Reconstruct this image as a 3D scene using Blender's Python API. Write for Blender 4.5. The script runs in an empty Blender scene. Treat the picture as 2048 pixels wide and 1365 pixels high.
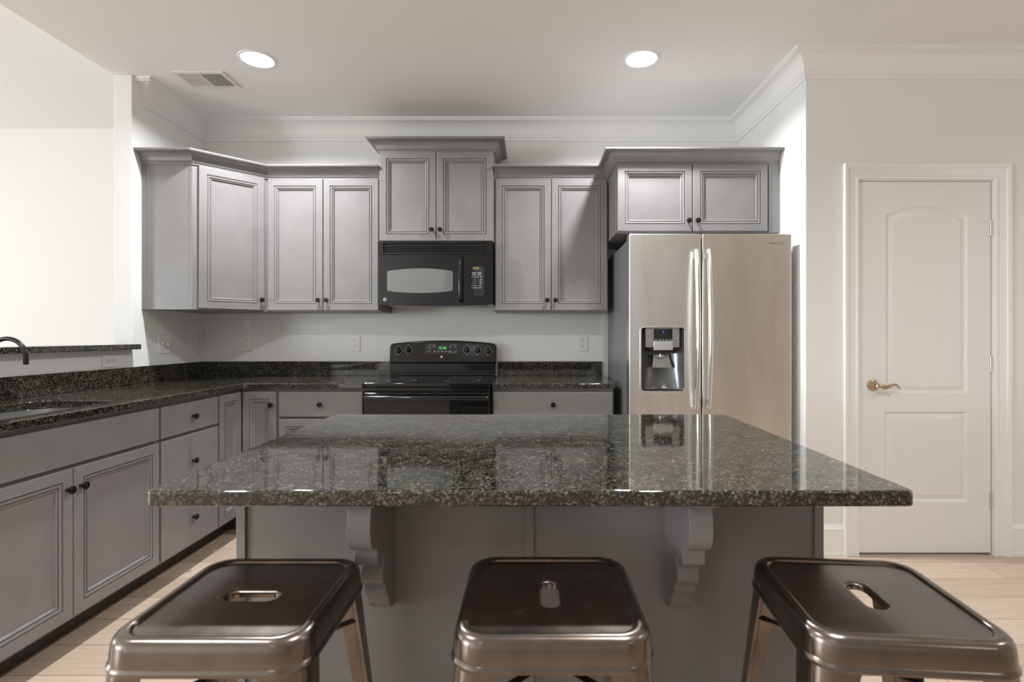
import bpy, bmesh, math, random
from mathutils import Matrix, Vector
random.seed(7)
sc = bpy.context.scene
COL = sc.collection

# ---------------------------------------------------------------- camera
cd = bpy.data.cameras.new('camera')
cam = bpy.data.objects.new('camera', cd); COL.objects.link(cam)
cam.location = (0, 0, 1.2); cam.rotation_euler = (math.pi/2, 0, 0)
cd.sensor_width = 36; cd.lens = 1060/2048*36
cd.shift_x = -36/2048; cd.shift_y = -10.5/2048
cd.clip_start = .02
cd.dof.use_dof = True; cd.dof.focus_distance = 3.3; cd.dof.aperture_fstop = 5.6
sc.camera = cam
# ---------------------------------------------------------------- view, world
sc.view_settings.view_transform = 'Standard'
sc.view_settings.look = 'None'
sc.view_settings.gamma = 1
sc.view_settings.use_curve_mapping = False
sc.view_settings.exposure = -0.42
sc.cycles.use_denoising = True
sc.cycles.max_bounces = 10
sc.cycles.diffuse_bounces = 6
sc.cycles.sample_clamp_indirect = 6
W = bpy.data.worlds.new('world'); sc.world = W; W.use_nodes = True
W.node_tree.nodes['Background'].inputs[0].default_value = (.85, .92, 1, 1)
W.node_tree.nodes['Background'].inputs[1].default_value = .4

def area(name, loc, rot, sx, sy, power, color=(1, 1, 1), shape='RECTANGLE', spread=180):
    l = bpy.data.lights.new(name, 'AREA'); l.energy = power; l.color = color
    l.shape = shape; l.size = sx
    if shape in ('RECTANGLE', 'ELLIPSE'): l.size_y = sy
    l.spread = math.radians(spread)
    o = bpy.data.objects.new(name, l); COL.objects.link(o)
    o.location = loc; o.rotation_euler = rot
    return o
# window lamps; the rear pair and the first left-room one are made up
DAY = (.90, .97, 1)
area('daylight_stand_in', (-1.6, -4.62, 1.45), (-math.pi/2, 0, math.pi), 1.5, 1.8, 6, DAY)
area('daylight_stand_in', (2.0, -4.62, 1.45), (-math.pi/2, 0, math.pi), 1.5, 1.8, 4, DAY)
area('daylight_stand_in', (-7.25, 2.4, 1.6), (0, -math.pi/2, 0), 1.8, 2.4, 110, DAY)  # added to brighten the left room
area('daylight_stand_in', (-7.25, -2.0, 1.4), (0, -math.pi/2, 0), 1.5, 1.7, 330, DAY)
# ceiling cans: (x, y) ; the first two are in view
CANS = [(-1.52, 2.955), (.62, 2.95), (-1.52, .75), (.62, .75), (-1.0, -1.6), (2.3, -1.6), (2.9, 1.2)]
CANW = [44, 44, 34, 32, 5, 5, 14]
CEIL = 2.743

# ---------------------------------------------------------------- materials
def new_mat(name, color=(.8, .8, .8), rough=.5, metal=0., spec=.5, coat=0., emit=None, estr=0):
    m = bpy.data.materials.new(name); m.use_nodes = True
    b = m.node_tree.nodes['Principled BSDF']
    b.inputs['Base Color'].default_value = (*color, 1)
    b.inputs['Roughness'].default_value = rough
    b.inputs['Metallic'].default_value = metal
    b.inputs['Specular IOR Level'].default_value = spec
    b.inputs['Coat Weight'].default_value = coat
    if emit:
        b.inputs['Emission Color'].default_value = (*emit, 1)
        b.inputs['Emission Strength'].default_value = estr
    return m
def nodes(m):
    return m.node_tree, m.node_tree.nodes, m.node_tree.links, m.node_tree.nodes['Principled BSDF']
def coords(m, scale=(1, 1, 1), which='Object', rot=(0, 0, 0)):
    nt, N, L, b = nodes(m)
    tc = N.new('ShaderNodeTexCoord'); mp = N.new('ShaderNodeMapping')
    mp.inputs['Scale'].default_value = scale; mp.inputs['Rotation'].default_value = rot
    L.new(tc.outputs[which], mp.inputs[0]); return mp.outputs[0]
def geo_pos(m, scale=(1, 1, 1)):
    nt, N, L, b = nodes(m)
    g = N.new('ShaderNodeNewGeometry'); mp = N.new('ShaderNodeMapping')
    mp.inputs['Scale'].default_value = scale
    L.new(g.outputs['Position'], mp.inputs[0]); return mp.outputs[0]
def ramp(m, fac, stops, interp='LINEAR'):
    nt, N, L, b = nodes(m)
    r = N.new('ShaderNodeValToRGB'); r.color_ramp.interpolation = interp
    e = r.color_ramp.elements
    while len(e) > 1: e.remove(e[-1])
    e[0].position = stops[0][0]; e[0].color = (*stops[0][1], 1)
    for p, c in stops[1:]:
        n = e.new(p); n.color = (*c, 1)
    L.new(fac, r.inputs[0]); return r.outputs[0]
def noise(m, vec, scale, detail=4, rough=.5):
    nt, N, L, b = nodes(m)
    n = N.new('ShaderNodeTexNoise'); n.inputs['Scale'].default_value = scale
    n.inputs['Detail'].default_value = detail; n.inputs['Roughness'].default_value = rough
    L.new(vec, n.inputs['Vector']); return n.outputs['Fac']
def bump(m, h, strength=.1, dist=.001):
    nt, N, L, b = nodes(m)
    n = N.new('ShaderNodeBump'); n.inputs['Strength'].default_value = strength
    n.inputs['Distance'].default_value = dist
    L.new(h, n.inputs['Height']); L.new(n.outputs[0], b.inputs['Normal'])
def g(v): return (v, v, v)

def paint(name, col, rough, bs=.05, sc_=180):
    m = new_mat(name, col, rough); p = geo_pos(m)
    bump(m, noise(m, p, sc_, 3), bs, .0015); return m
WALL = paint('wall_paint', (.80, .80, .785), .75, .12)
CEILM = paint('ceiling_paint', (.84, .84, .83), .85, .15, 120)
TRIM = paint('trim_paint', (.84, .84, .83), .35, .03)
DOORM = paint('door_paint', (.80, .798, .785), .35, .03)
def cab_mat():
    m = new_mat('grey_cabinet_paint', (.235, .222, .218), .36)
    nt, N, L, b = nodes(m); p = geo_pos(m, (1, 1, 1))
    f = noise(m, p, 6, 3)
    c = ramp(m, f, [(.3, (.200, .191, .191)), (.7, (.226, .217, .216))])
    L.new(c, b.inputs['Base Color'])
    bump(m, noise(m, geo_pos(m), 260, 2), .04, .001); return m
CAB = cab_mat()
CABIN = new_mat('cabinet_gap_dark', (.06, .055, .052), .6)
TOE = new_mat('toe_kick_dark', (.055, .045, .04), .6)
def granite_mat():
    m = new_mat('speckled_dark_granite', (.03, .03, .03), .05, spec=.5)
    nt, N, L, b = nodes(m); p = geo_pos(m)
    b.inputs['IOR'].default_value = 1.72
    n0 = N.new('ShaderNodeTexNoise'); n0.inputs['Scale'].default_value = 90; L.new(p, n0.inputs['Vector'])
    mx = N.new('ShaderNodeMixRGB'); mx.blend_type = 'ADD'; mx.inputs[0].default_value = .008
    L.new(p, mx.inputs[1]); L.new(n0.outputs['Color'], mx.inputs[2])
    v = N.new('ShaderNodeTexVoronoi'); v.inputs['Scale'].default_value = 285; L.new(mx.outputs[0], v.inputs['Vector'])
    sp = N.new('ShaderNodeSeparateColor'); L.new(v.outputs['Color'], sp.inputs[0])
    c1 = ramp(m, sp.outputs[0], [(0, (.004, .005, .004)), (.38, (.014, .015, .012)), (.56, (.046, .042, .031)),
                                 (.70, (.098, .084, .054)), (.83, (.06, .062, .052)), (.90, (.12, .105, .072)), (.965, (.19, .175, .14))], 'CONSTANT')
    n1 = noise(m, p, 28, 5, .6)
    c2 = ramp(m, n1, [(.38, g(.55)), (.62, g(1.25))])
    mu = N.new('ShaderNodeMixRGB'); mu.blend_type = 'MULTIPLY'; mu.inputs[0].default_value = 1
    L.new(c1, mu.inputs[1]); L.new(c2, mu.inputs[2]); L.new(mu.outputs[0], b.inputs['Base Color'])
    return m
GRAN = granite_mat()
def floor_mat():
    m = new_mat('oak_plank_floor', (.6, .45, .33), .32)
    nt, N, L, b = nodes(m); p = geo_pos(m)
    br = N.new('ShaderNodeTexBrick'); L.new(p, br.inputs['Vector'])
    br.offset = .37; br.offset_frequency = 2
    br.inputs['Scale'].default_value = 1; br.inputs['Brick Width'].default_value = 1.45
    br.inputs['Row Height'].default_value = .187; br.inputs['Mortar Size'].default_value = .0016
    br.inputs['Mortar Smooth'].default_value = .2; br.inputs['Bias'].default_value = 0
    br.inputs['Color1'].default_value = (.46, .35, .265, 1); br.inputs['Color2'].default_value = (.60, .475, .375, 1)
    br.inputs['Mortar'].default_value = (.20, .12, .08, 1)
    gr = noise(m, geo_pos(m, (1.2, 22, 1)), 3.5, 8, .62)
    gc = ramp(m, gr, [(.25, (.72, .68, .66)), (.5, (1, 1, 1)), (.8, (1.1, 1.08, 1.05))])
    mu = N.new('ShaderNodeMixRGB'); mu.blend_type = 'MULTIPLY'; mu.inputs[0].default_value = .8
    L.new(br.outputs[0], mu.inputs[1]); L.new(gc, mu.inputs[2]); L.new(mu.outputs[0], b.inputs['Base Color'])
    bump(m, br.outputs['Fac'], -.3, .001); return m
FLOOR = floor_mat()
def steel_mat(name, c, r, vertical=False, warm=False):
    m = new_mat(name, c, r, 1)
    nt, N, L, b = nodes(m)
    p = geo_pos(m, (1, 1, 420) if not vertical else (260, 260, 1))
    f = noise(m, p, 3, 3)
    mr = N.new('ShaderNodeMapRange'); mr.inputs[3].default_value = r-.004; mr.inputs[4].default_value = r+.006
    L.new(f, mr.inputs[0]); L.new(mr.outputs[0], b.inputs['Roughness'])
    b.inputs['Anisotropic'].default_value = 0
    if warm:   # soft upright streaks on the door steel, darker ones warmer
        f2 = noise(m, geo_pos(m, (4, 4, .9)), 1.6, 4, .6)
        c2 = ramp(m, f2, [(.35, (c[0]*1.04, c[1]*1.04, c[2]*1.03)), (.65, (c[0]*.92, c[1]*.89, c[2]*.84))])
        L.new(c2, b.inputs['Base Color'])
    return m
STEEL = steel_mat('brushed_stainless', (.76, .757, .75), .30, warm=True)
HSTEEL = new_mat('polished_handle_steel', (.80, .80, .80), .2, 1)
SINKM = steel_mat('sink_steel', (.7, .7, .7), .28)
FRSIDE = new_mat('fridge_grey_side', (.22, .225, .23), .4, .3)
BLACK = new_mat('gloss_black_enamel', (.006, .006, .0065), .12, spec=.45)
BLACKG = new_mat('black_glass', (.005, .005, .005), .05, spec=.5)
BLACKM = new_mat('matte_black_plastic', (.012, .012, .012), .45)
MWIN = new_mat('microwave_mesh_window', (.16, .165, .16), .3)
MARK = new_mat('pale_print', (.62, .64, .66), .5)
REDM = new_mat('red_print', (.6, .08, .05), .5)
SILV = new_mat('silver_badge', (.42, .42, .42), .3, 1)
BRONZE = new_mat('dark_bronze', (.035, .028, .026), .28, .75)
NICKEL = new_mat('aged_nickel_brass', (.52, .43, .31), .2, 1)
HINGE = new_mat('satin_nickel_hinge', (.6, .6, .58), .3, 1)
PLATE = new_mat('white_plate_plastic', (.80, .79, .76), .3)
SLOT = new_mat('outlet_slot_dark', (.03, .03, .03), .6)
GREEN = new_mat('green_display', (0, .02, 0), .3, emit=(.05, .9, .2), estr=1.6)
PALEG = new_mat('pale_green_display', (.02, .05, .03), .3, emit=(.35, .9, .5), estr=1.0)
AMBER = new_mat('amber_display_bed', (.10, .045, .02), .3)
BLUE = new_mat('blue_indicator', (0, 0, .1), .3, emit=(.1, .15, 1), estr=2.5)
LENS = new_mat('lamp_lens', (.9, .9, .9), .4, emit=(1, .97, .92), estr=14)
GREYP = new_mat('grey_plastic', (.30, .29, .28), .35, .4)
VENTM = new_mat('vent_white_metal', (.74, .73, .71), .4)
RUBBER = new_mat('black_rubber', (.015, .015, .015), .6)
def stool_mat():
    m = new_mat('brown_gunmetal', (.23, .18, .155), .23, 1)
    nt, N, L, b = nodes(m)
    f = noise(m, coords(m), 14, 5, .6)
    c = ramp(m, f, [(.3, (.160, .132, .114)), (.7, (.22, .186, .163))]); L.new(c, b.inputs['Base Color'])
    mr = N.new('ShaderNodeMapRange'); mr.inputs[3].default_value = .20; mr.inputs[4].default_value = .31
    L.new(noise(m, coords(m), 30, 4), mr.inputs[0]); L.new(mr.outputs[0], b.inputs['Roughness'])
    b.inputs['Coat Weight'].default_value = .25; b.inputs['Coat Roughness'].default_value = .12
    return m
STOOLM = stool_mat()

# ---------------------------------------------------------------- mesh helpers
I4 = Matrix.Identity(4)
def fr(o, right, normal):
    """frame: local u=right, v=up, w=out towards the viewer"""
    r = Vector(right).normalized(); n = Vector(normal).normalized(); u = Vector((0, 0, 1))
    M = Matrix(((r.x, u.x, n.x, o[0]), (r.y, u.y, n.y, o[1]), (r.z, u.z, n.z, o[2]), (0, 0, 0, 1)))
    return M
def front(x, y, z): return fr((x, y, z), (1, 0, 0), (0, -1, 0))      # faces the camera
def east(x, y, z): return fr((x, y, z), (0, 1, 0), (1, 0, 0))        # faces +X
def west(x, y, z): return fr((x, y, z), (0, -1, 0), (-1, 0, 0))

class MB:
    def __init__(s): s.v = []; s.f = []
    def add(s, vs, fs, M=I4):
        b = len(s.v); s.v += [tuple(M @ Vector(p)) for p in vs]
        s.f += [tuple(i+b for i in f) for f in fs]; return s
    def box(s, x0, x1, y0, y1, z0, z1, M=I4):
        vs = [(x, y, z) for x in (x0, x1) for y in (y0, y1) for z in (z0, z1)]
        return s.add(vs, [(0, 1, 3, 2), (4, 6, 7, 5), (0, 4, 5, 1), (2, 3, 7, 6), (0, 2, 6, 4), (1, 5, 7, 3)], M)
    def rings(s, rs, M=I4, cap0=False, cap1=True, close=False):
        n = len(rs[0]); vs = [p for r in rs for p in r]; fs = []
        for k in range(len(rs)-1 + (1 if close else 0)):
            a, b = k*n, ((k+1) % len(rs))*n
            for i in range(n):
                j = (i+1) % n; fs.append((a+i, a+j, b+j, b+i))
        if cap0: fs.append(tuple(reversed(range(n))))
        if cap1: fs.append(tuple(range((len(rs)-1)*n, len(rs)*n)))
        return s.add(vs, fs, M)
    def lathe(s, prof, M=I4, n=24):
        """prof: (radius, height) along local w"""
        rs = [[(max(r, 1e-5)*math.cos(2*math.pi*i/n), max(r, 1e-5)*math.sin(2*math.pi*i/n), h) for i in range(n)] for r, h in prof]
        return s.rings(rs, M, True, True)
    def tube(s, pts, rad, n=14, M=I4, sq=1.0):
        P = [Vector(p) for p in pts]; rs = []; up = None
        for i, p in enumerate(P):
            t = ((P[min(i+1, len(P)-1)] - P[max(i-1, 0)])).normalized()
            if up is None:
                up = Vector((0, 0, 1)) if abs(t.z) < .9 else Vector((1, 0, 0))
            a = (up - t*up.dot(t)).normalized(); up = a; b = t.cross(a)
            r = rad[i] if isinstance(rad, (list, tuple)) else rad
            rs.append([tuple(p + a*r*math.cos(2*math.pi*k/n) + b*r*sq*math.sin(2*math.pi*k/n)) for k in range(n)])
        return s.rings(rs, M, True, True)
    def sweep(s, path, prof, mp=lambda u, v, h: (u, v, h), closed=False):
        """path: 2D points; prof: (offset to the right of travel, h); mitred"""
        P = [Vector(p) for p in path]; n = len(P); rs = []
        for i, p in enumerate(P):
            d0 = (P[i]-P[i-1]).normalized() if (i > 0 or closed) else None
            d1 = (P[(i+1) % n]-P[i]).normalized() if (i < n-1 or closed) else None
            if d0 is None: d0 = d1
            if d1 is None: d1 = d0
            n0 = Vector((d0.y, -d0.x)); n1 = Vector((d1.y, -d1.x))
            m = (n0+n1); m = m/(m.dot(n0))
            rs.append([mp(p.x+m.x*o, p.y+m.y*o, h) for o, h in prof])
        return s.rings(rs, I4, True, True, closed)
    def mesh(s, name):
        me = bpy.data.meshes.new(name); me.from_pydata(s.v, [], s.f); me.update()
        bm = bmesh.new(); bm.from_mesh(me); bmesh.ops.recalc_face_normals(bm, faces=bm.faces); bm.to_mesh(me); bm.free()
        return me
    def merge_mesh(s, me, M=I4):
        s.add([tuple(v.co) for v in me.vertices], [tuple(p.vertices) for p in me.polygons], M); return s
    def plate(s, loops, w0, w1, M=I4, bevel=0, res=2):
        """flat plate from closed 2D loops (first outer, others holes), between depths w0 and w1"""
        cu = bpy.data.curves.new('tmp', 'CURVE'); cu.dimensions = '2D'; cu.fill_mode = 'BOTH'
        for lp in loops:
            sp = cu.splines.new('POLY'); sp.points.add(len(lp)-1); sp.use_cyclic_u = True
            for q, p in zip(sp.points, lp): q.co = (p[0], p[1], 0, 1)
        cu.extrude = (w1-w0)/2 - bevel; cu.bevel_depth = bevel; cu.bevel_resolution = res; cu.offset = -bevel
        ob = bpy.data.objects.new('tmp', cu); COL.objects.link(ob)
        dg = bpy.context.evaluated_depsgraph_get(); me = bpy.data.meshes.new_from_object(ob.evaluated_get(dg))
        bm = bmesh.new(); bm.from_mesh(me); bmesh.ops.remove_doubles(bm, verts=bm.verts, dist=1e-6); bm.to_mesh(me); bm.free()
        bpy.data.objects.remove(ob); bpy.data.curves.remove(cu)
        s.merge_mesh(me, M @ Matrix.Translation((0, 0, (w0+w1)/2))); bpy.data.meshes.remove(me); return s
    def text(s, body, size, M, depth=.0004, align='CENTER', bold=0):
        cu = bpy.data.curves.new('tmp', 'FONT'); cu.body = body; cu.size = size
        cu.align_x = align; cu.align_y = 'CENTER'; cu.extrude = depth; cu.offset = bold; cu.resolution_u = 2
        ob = bpy.data.objects.new('tmp', cu); COL.objects.link(ob)
        dg = bpy.context.evaluated_depsgraph_get(); me = bpy.data.meshes.new_from_object(ob.evaluated_get(dg))
        bpy.data.objects.remove(ob); bpy.data.curves.remove(cu)
        s.merge_mesh(me, M); bpy.data.meshes.remove(me); return s

def rrect(x0, x1, y0, y1, r, k=6):
    out = []
    for cx, cy, a0 in ((x1-r, y1-r, 0), (x0+r, y1-r, 90), (x0+r, y0+r, 180), (x1-r, y0+r, 270)):
        for i in range(k+1):
            a = math.radians(a0+90*i/k); out.append((cx+r*math.cos(a), cy+r*math.sin(a)))
    return out
def r3(loop, z): return [(x, y, z) for x, y in loop]
def roundpoly(pts, rad, k=5):
    """round the corners of a polygon; rad: number or list"""
    out = []; n = len(pts)
    for i in range(n):
        p = Vector(pts[i]); a = Vector(pts[i-1]); b = Vector(pts[(i+1) % n])
        r = rad[i] if isinstance(rad, (list, tuple)) else rad
        if r <= 0: out.append(tuple(p)); continue
        da = (a-p).normalized(); db = (b-p).normalized()
        for j in range(k+1):
            t = j/k; q0 = p+da*r*(1-t); q1 = p+db*r*t
            q = q0*(1-t)+q1*t if False else (p+da*r)*(1-t)**2 + p*2*t*(1-t) + (p+db*r)*t*t
            out.append(tuple(q))
    return out

# ---------------------------------------------------------------- object helpers
def wpos(o):
    p = Vector(o.location)
    while o.parent: o = o.parent; p += Vector(o.location)
    return p
def link(name, mb, mat, parent=None, bevel=0, smooth=35, origin=None, segs=2):
    """mb in world coordinates (parents unrotated while building)"""
    me = mb.mesh(name); xs = [v.co for v in me.vertices]
    lo = Vector([min(v[i] for v in xs) for i in range(3)]); hi = Vector([max(v[i] for v in xs) for i in range(3)])
    org = Vector(origin) if origin else Vector(((lo.x+hi.x)/2, (lo.y+hi.y)/2, lo.z))
    me.transform(Matrix.Translation(-org)); me.materials.append(mat)
    me.shade_smooth(); me.set_sharp_from_angle(angle=math.radians(smooth))
    o = bpy.data.objects.new(name, me); COL.objects.link(o)
    if parent: o.parent = parent; o.location = org - wpos(parent)
    else: o.location = org
    if bevel:
        b = o.modifiers.new('bevel', 'BEVEL'); b.width = bevel; b.segments = segs; b.limit_method = 'ANGLE'; b.angle_limit = math.radians(40)
    wn = o.modifiers.new('weighted_normal', 'WEIGHTED_NORMAL'); wn.weight = 100; wn.keep_sharp = True
    return o
def tag(o, label, cat, group=None):
    o['label'] = label; o['category'] = cat
    if group: o['group'] = group
    return o
def thing(name, label, cat, loc, group=None):
    o = bpy.data.objects.new(name, None); COL.objects.link(o); o.location = loc
    o.empty_display_size = .1
    return tag(o, label, cat, group)
def struct(name, mb, mat, parent=None, **k):
    o = link(name, mb, mat, parent, **k); o['kind'] = 'structure'; return o
def copy_thing(root, loc, rotz=None, label=None):
    r = root.copy(); COL.objects.link(r); r.location = loc
    if rotz is not None: r.rotation_euler = (0, 0, rotz)
    if label: r['label'] = label
    for ch in list(root.children):
        c = ch.copy(); COL.objects.link(c); c.parent = r
        for gch in list(ch.children):
            d = gch.copy(); COL.objects.link(d); d.parent = c
    return r

# ---------------------------------------------------------------- the room
XL, XLO = -2.35, -2.46     # left wall, inner and outer face
YB = 3.82                  # back wall
XR = 1.507                 # wall beside the fridge
YD = 2.894                 # wall with the white door
YE = 3.13                  # end of the left wall stub
RY0, RX1, LX0, LY1 = -4.6, 4.3, -7.2, 4.86

struct('floor', MB().box(LX0-.1, RX1+.1, RY0-.1, LY1+.1, -.1, 0), FLOOR)
struct('ceiling', MB().box(XLO, RX1+.1, RY0-.1, LY1+.1, CEIL, CEIL+.42), CEILM)
struct('ceiling_left_room', MB().box(LX0-.1, XLO, RY0-.1, LY1+.1, 3.10, 3.2), CEILM)
struct('wall_back', MB().box(XLO, XR+.1, YB, YB+.1, 0, CEIL), WALL)
struct('wall_left', MB().box(XLO, XL, YE, YB, 0, CEIL), WALL, bevel=.004)
struct('wall_left_half', MB().box(XLO, XL, 1.3, YE, 0, 1.12), WALL)
struct('wall_alcove', MB().box(XR, XR+.1, YD+.1, YB, 0, CEIL), WALL)
DX0, DX1, DZ = 1.795, 2.525, 2.047
struct('wall_right_back', MB().box(XR, DX0, YD, YD+.1, 0, CEIL).box(DX1, RX1, YD, YD+.1, 0, CEIL).box(DX0, DX1, YD, YD+.1, DZ, CEIL), WALL)
TAN = paint('tan_reflection_wall', (.60, .49, .38), .7, .1)  # tan chosen so unseen walls warm the reflection in the right fridge door
struct('wall_right', MB().box(RX1, RX1+.1, 1.0, YD+.1, 0, CEIL), WALL)
struct('wall_right_front', MB().box(RX1, RX1+.1, RY0, 1.0, 0, CEIL), TAN)
struct('wall_far_left', MB().box(XLO, LX0, LY1, LY1+.1, 0, 3.1), WALL)
w = MB()   # left room side wall; one of its two window openings is made up
w.box(LX0-.1, LX0, RY0, -3.3, 0, 3.1).box(LX0-.1, LX0, -.7, 1.2, 0, 3.1).box(LX0-.1, LX0, -3.3, -.7, 0, .4).box(LX0-.1, LX0, -3.3, -.7, 2.3, 3.1).box(LX0-.1, LX0, 3.6, LY1, 0, 3.1).box(LX0-.1, LX0, 1.2, 3.6, 0, .7).box(LX0-.1, LX0, 1.2, 3.6, 2.5, 3.1)
struct('wall_left_room', w, WALL)
w = MB()
xs = [LX0, -2.4, -.8, 1.2, 2.8, RX1]
struct('wall_rear_right', MB().box(3.4, RX1, RY0-.1, RY0, 0, 3.1), TAN)
w.box(2.8, 3.4, RY0-.1, RY0, 0, 3.1)
for a, b in ((0, 1), (2, 3)): w.box(xs[a], xs[b], RY0-.1, RY0, 0, 3.1)
for a, b in ((1, 2), (3, 4)): w.box(xs[a], xs[b], RY0-.1, RY0, 0, .5).box(xs[a], xs[b], RY0-.1, RY0, 2.4, 3.1)
struct('wall_rear', w, WALL)
for i, (a, b) in enumerate(((-2.4, -.8), (1.2, 2.8))):  # made-up rear windows, framing the added lamps
    f = MB(); Mw = Matrix.Identity(4)
    for u0, u1, v0, v1 in ((a, a+.05, .5, 2.4), (b-.05, b, .5, 2.4), (a+.05, b-.05, .5, .56), (a+.05, b-.05, 2.34, 2.4), (a+.05, b-.05, 1.43, 1.47)):
        f.box(u0, u1, RY0-.04, RY0-.005, v0, v1)
    struct('added_window_%d' % (i+1), f, TRIM)

# crown moulding of the room, mitred round the corners, with a return at its left end
def cove(x0, z0, x1, z1, n=8):   # quarter hollow
    return [(x0+(x1-x0)*(1-math.cos(t)), z0+(z1-z0)*math.sin(t)) for t in [math.pi/2*i/n for i in range(n+1)]]
ZC = CEIL
prof = [(-.001, -.143), (.010, -.143), (.012, -.140), (.012, -.122), (.018, -.118), (.020, -.112), (.020, -.104)] + \
       [(x, z) for x, z in cove(.022, -.102, .082, -.024)] + [(.086, -.022), (.086, -.016), (.094, -.013), (.094, .0), (-.001, 0)]
crown = MB().sweep([(XL-.004, 3.24), (XL, 3.24), (XL, YB), (XR, YB), (XR, YD), (RX1, YD)], prof, lambda u, v, h: (u, v, ZC+h))
struct('trim_1', crown, TRIM, smooth=30)
# baseboards
bprof = [(0, 0), (.016, 0), (.016, .018), (.013, .02), (.013, .135), (.011, .140), (.013, .146), (.009, .158), (.004, .172), (0, .172)]
struct('baseboard_right_back', MB().sweep([(XR, YD), (1.712, YD)], bprof).sweep([(2.608, YD), (RX1, YD)], bprof), TRIM)
struct('baseboard_alcove', MB().sweep([(XR, YB), (XR, YD-.016)], bprof), TRIM)
struct('baseboard_right', MB().sweep([(RX1, YD-.016), (RX1, RY0)], bprof), TRIM)

# the white interior door
cas = [(0, 0), (0, .012), (.006, .015), (.014, .015), (.018, .010), (.024, .009), (.052, .014), (.060, .016), (.064, .022), (.082, .024), (.085, .020), (.085, 0)]
cm = lambda u, v, h: (u, YD-h, v)
casing = MB().sweep([(DX1+.004, 0), (DX1+.004, DZ+.004), (DX0-.004, DZ+.004), (DX0-.004, 0)], cas, cm)
struct('trim_2', casing, TRIM)
jamb = MB().box(DX0-.004, DX0+.001, YD-.001, YD+.1, 0, DZ).box(DX1-.001, DX1+.004, YD-.001, YD+.1, 0, DZ).box(DX0, DX1, YD-.001, YD+.1, DZ-.001, DZ+.004)
jamb.box(DX0, DX0+.012, YD+.052, YD+.09, 0, DZ).box(DX1-.012, DX1, YD+.052, YD+.09, 0, DZ)
struct('trim_3', jamb, TRIM)
SX0, SX1, SZ0, SZ1 = 1.7985, 2.518, .014, 2.0435
dm = MB(); Md = front(SX0, YD+.004, SZ0); dw, dh = SX1-SX0, SZ1-SZ0
def arch(x0, x1, z0, z1, rise, k):
    x0 += k; x1 -= k; z0 += k; z1 -= k
    out = [(x0, z0), ((x0+x1)/2, z0), (x1, z0), (x1, (z0+z1)/2)]
    for i in range(17):
        t = i/16; x = x1+(x0-x1)*t
        c = 4*t*(1-t); out.append((x, z1+rise*(c**.8)*(1-k*1.5)))
    out.append((x0, (z0+z1)/2)); return out
pu = (.147, dw-.128, .872, 1.845, .050); pl = (.140, dw-.128, .278, .770, 0.)
loops = [[(0, 0), (dw, 0), (dw, dh), (0, dh)], arch(*pu, 0), arch(*pl, 0)]
dm.plate(loops, -.001, 0, Md)
for P in (pu, pl):
    pr = [(0, 0), (.004, -.005), (.012, -.009), (.020, -.009), (.034, -.003), (.040, -.002)]
    dm.rings([r3(arch(*P, k), w_) for k, w_ in pr], Md)
dm.box(0, dw, 0, dh, -.036, -.012, Md)
for a in ((0, .003, 0, dh), (dw-.003, dw, 0, dh), (0, dw, 0, .003), (0, dw, dh-.003, dh)): dm.box(*a, -.013, -.0005, Md)
door = struct('door_1', dm, DOORM, smooth=25)
hm = MB(); Mh = front(1.872, YD+.004, .930)
hm.lathe([(.031, 0), (.0315, .004), (.030, .008), (.024, .012), (.014, .014), (.011, .016), (.011, .040), (.012, .044)], Mh)
pts = [(0, 0, .040), (.018, -.002, .044), (.036, -.008, .045), (.055, -.006, .045), (.075, .004, .045), (.092, .007, .045), (.105, .003, .045), (.114, -.008, .044), (.118, -.016, .042)]
hm.tube(pts, [.011, .0125, .0125, .010, .0075, .006, .0055, .005, .004], M=Mh)
link('door_handle', hm, NICKEL, door)
for z in (1.79, 1.045, .30):
    h = MB(); h.lathe([(.0055, -.045), (.0065, -.044), (.0065, .044), (.0055, .045)], Matrix.Translation((2.519, YD+.002, z)), 12)
    h.box(2.506, 2.519, YD+.010, YD+.0115, z-.044, z+.044)
    link('hinge', h, HINGE, door)
link('strike_plate', MB().box(DX0, DX0+.0035, YD+.008, YD+.03, .90, .96), HINGE, door)

# ---------------------------------------------------------------- ceiling cans and vent
CL = {0: 'round recessed ceiling light left of the two, near the air vent',
      1: 'round recessed ceiling light right of the two, in front of the fridge',
      2: 'round recessed ceiling light overhead, left of the island front', 3: 'round recessed ceiling light overhead, right of the island front',
      4: 'round recessed ceiling light behind the viewer, left', 5: 'round recessed ceiling light behind the viewer, right',
      6: 'round recessed ceiling light overhead, in front of the white door'}
proto = None
def lamp(i, x, y):
    global proto
    if proto is None:
        t = thing('recessed_light', CL[i], 'ceiling light', (x, y, CEIL), 'recessed ceiling lights')
        r = MB(); n = 40
        rs = [[(x+q*math.cos(2*math.pi*k/n), y+q*math.sin(2*math.pi*k/n), CEIL+z) for k in range(n)] for q, z in
              ((.100, 0), (.098, -.004), (.088, -.006), (.083, -.003), (.083, 0))]
        r.rings(rs, cap1=False); link('trim_ring', r, TRIM, t)
        e = MB().lathe([(.083, -.0005), (.083, -.0025), (.06, -.0035), (0, -.004)], Matrix.Translation((x, y, CEIL)), 40)
        link('lamp_lens', e, LENS, t)
        proto = t
    else:
        t = copy_thing(proto, (x, y, CEIL), label=CL[i])
    area('can_light', (x, y, CEIL-.008), (0, 0, 0), .11, .11, CANW[i], (.955, .98, 1), 'DISK', 150)
    return t
for i, (x, y) in enumerate(CANS): lamp(i, x, y)

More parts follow.
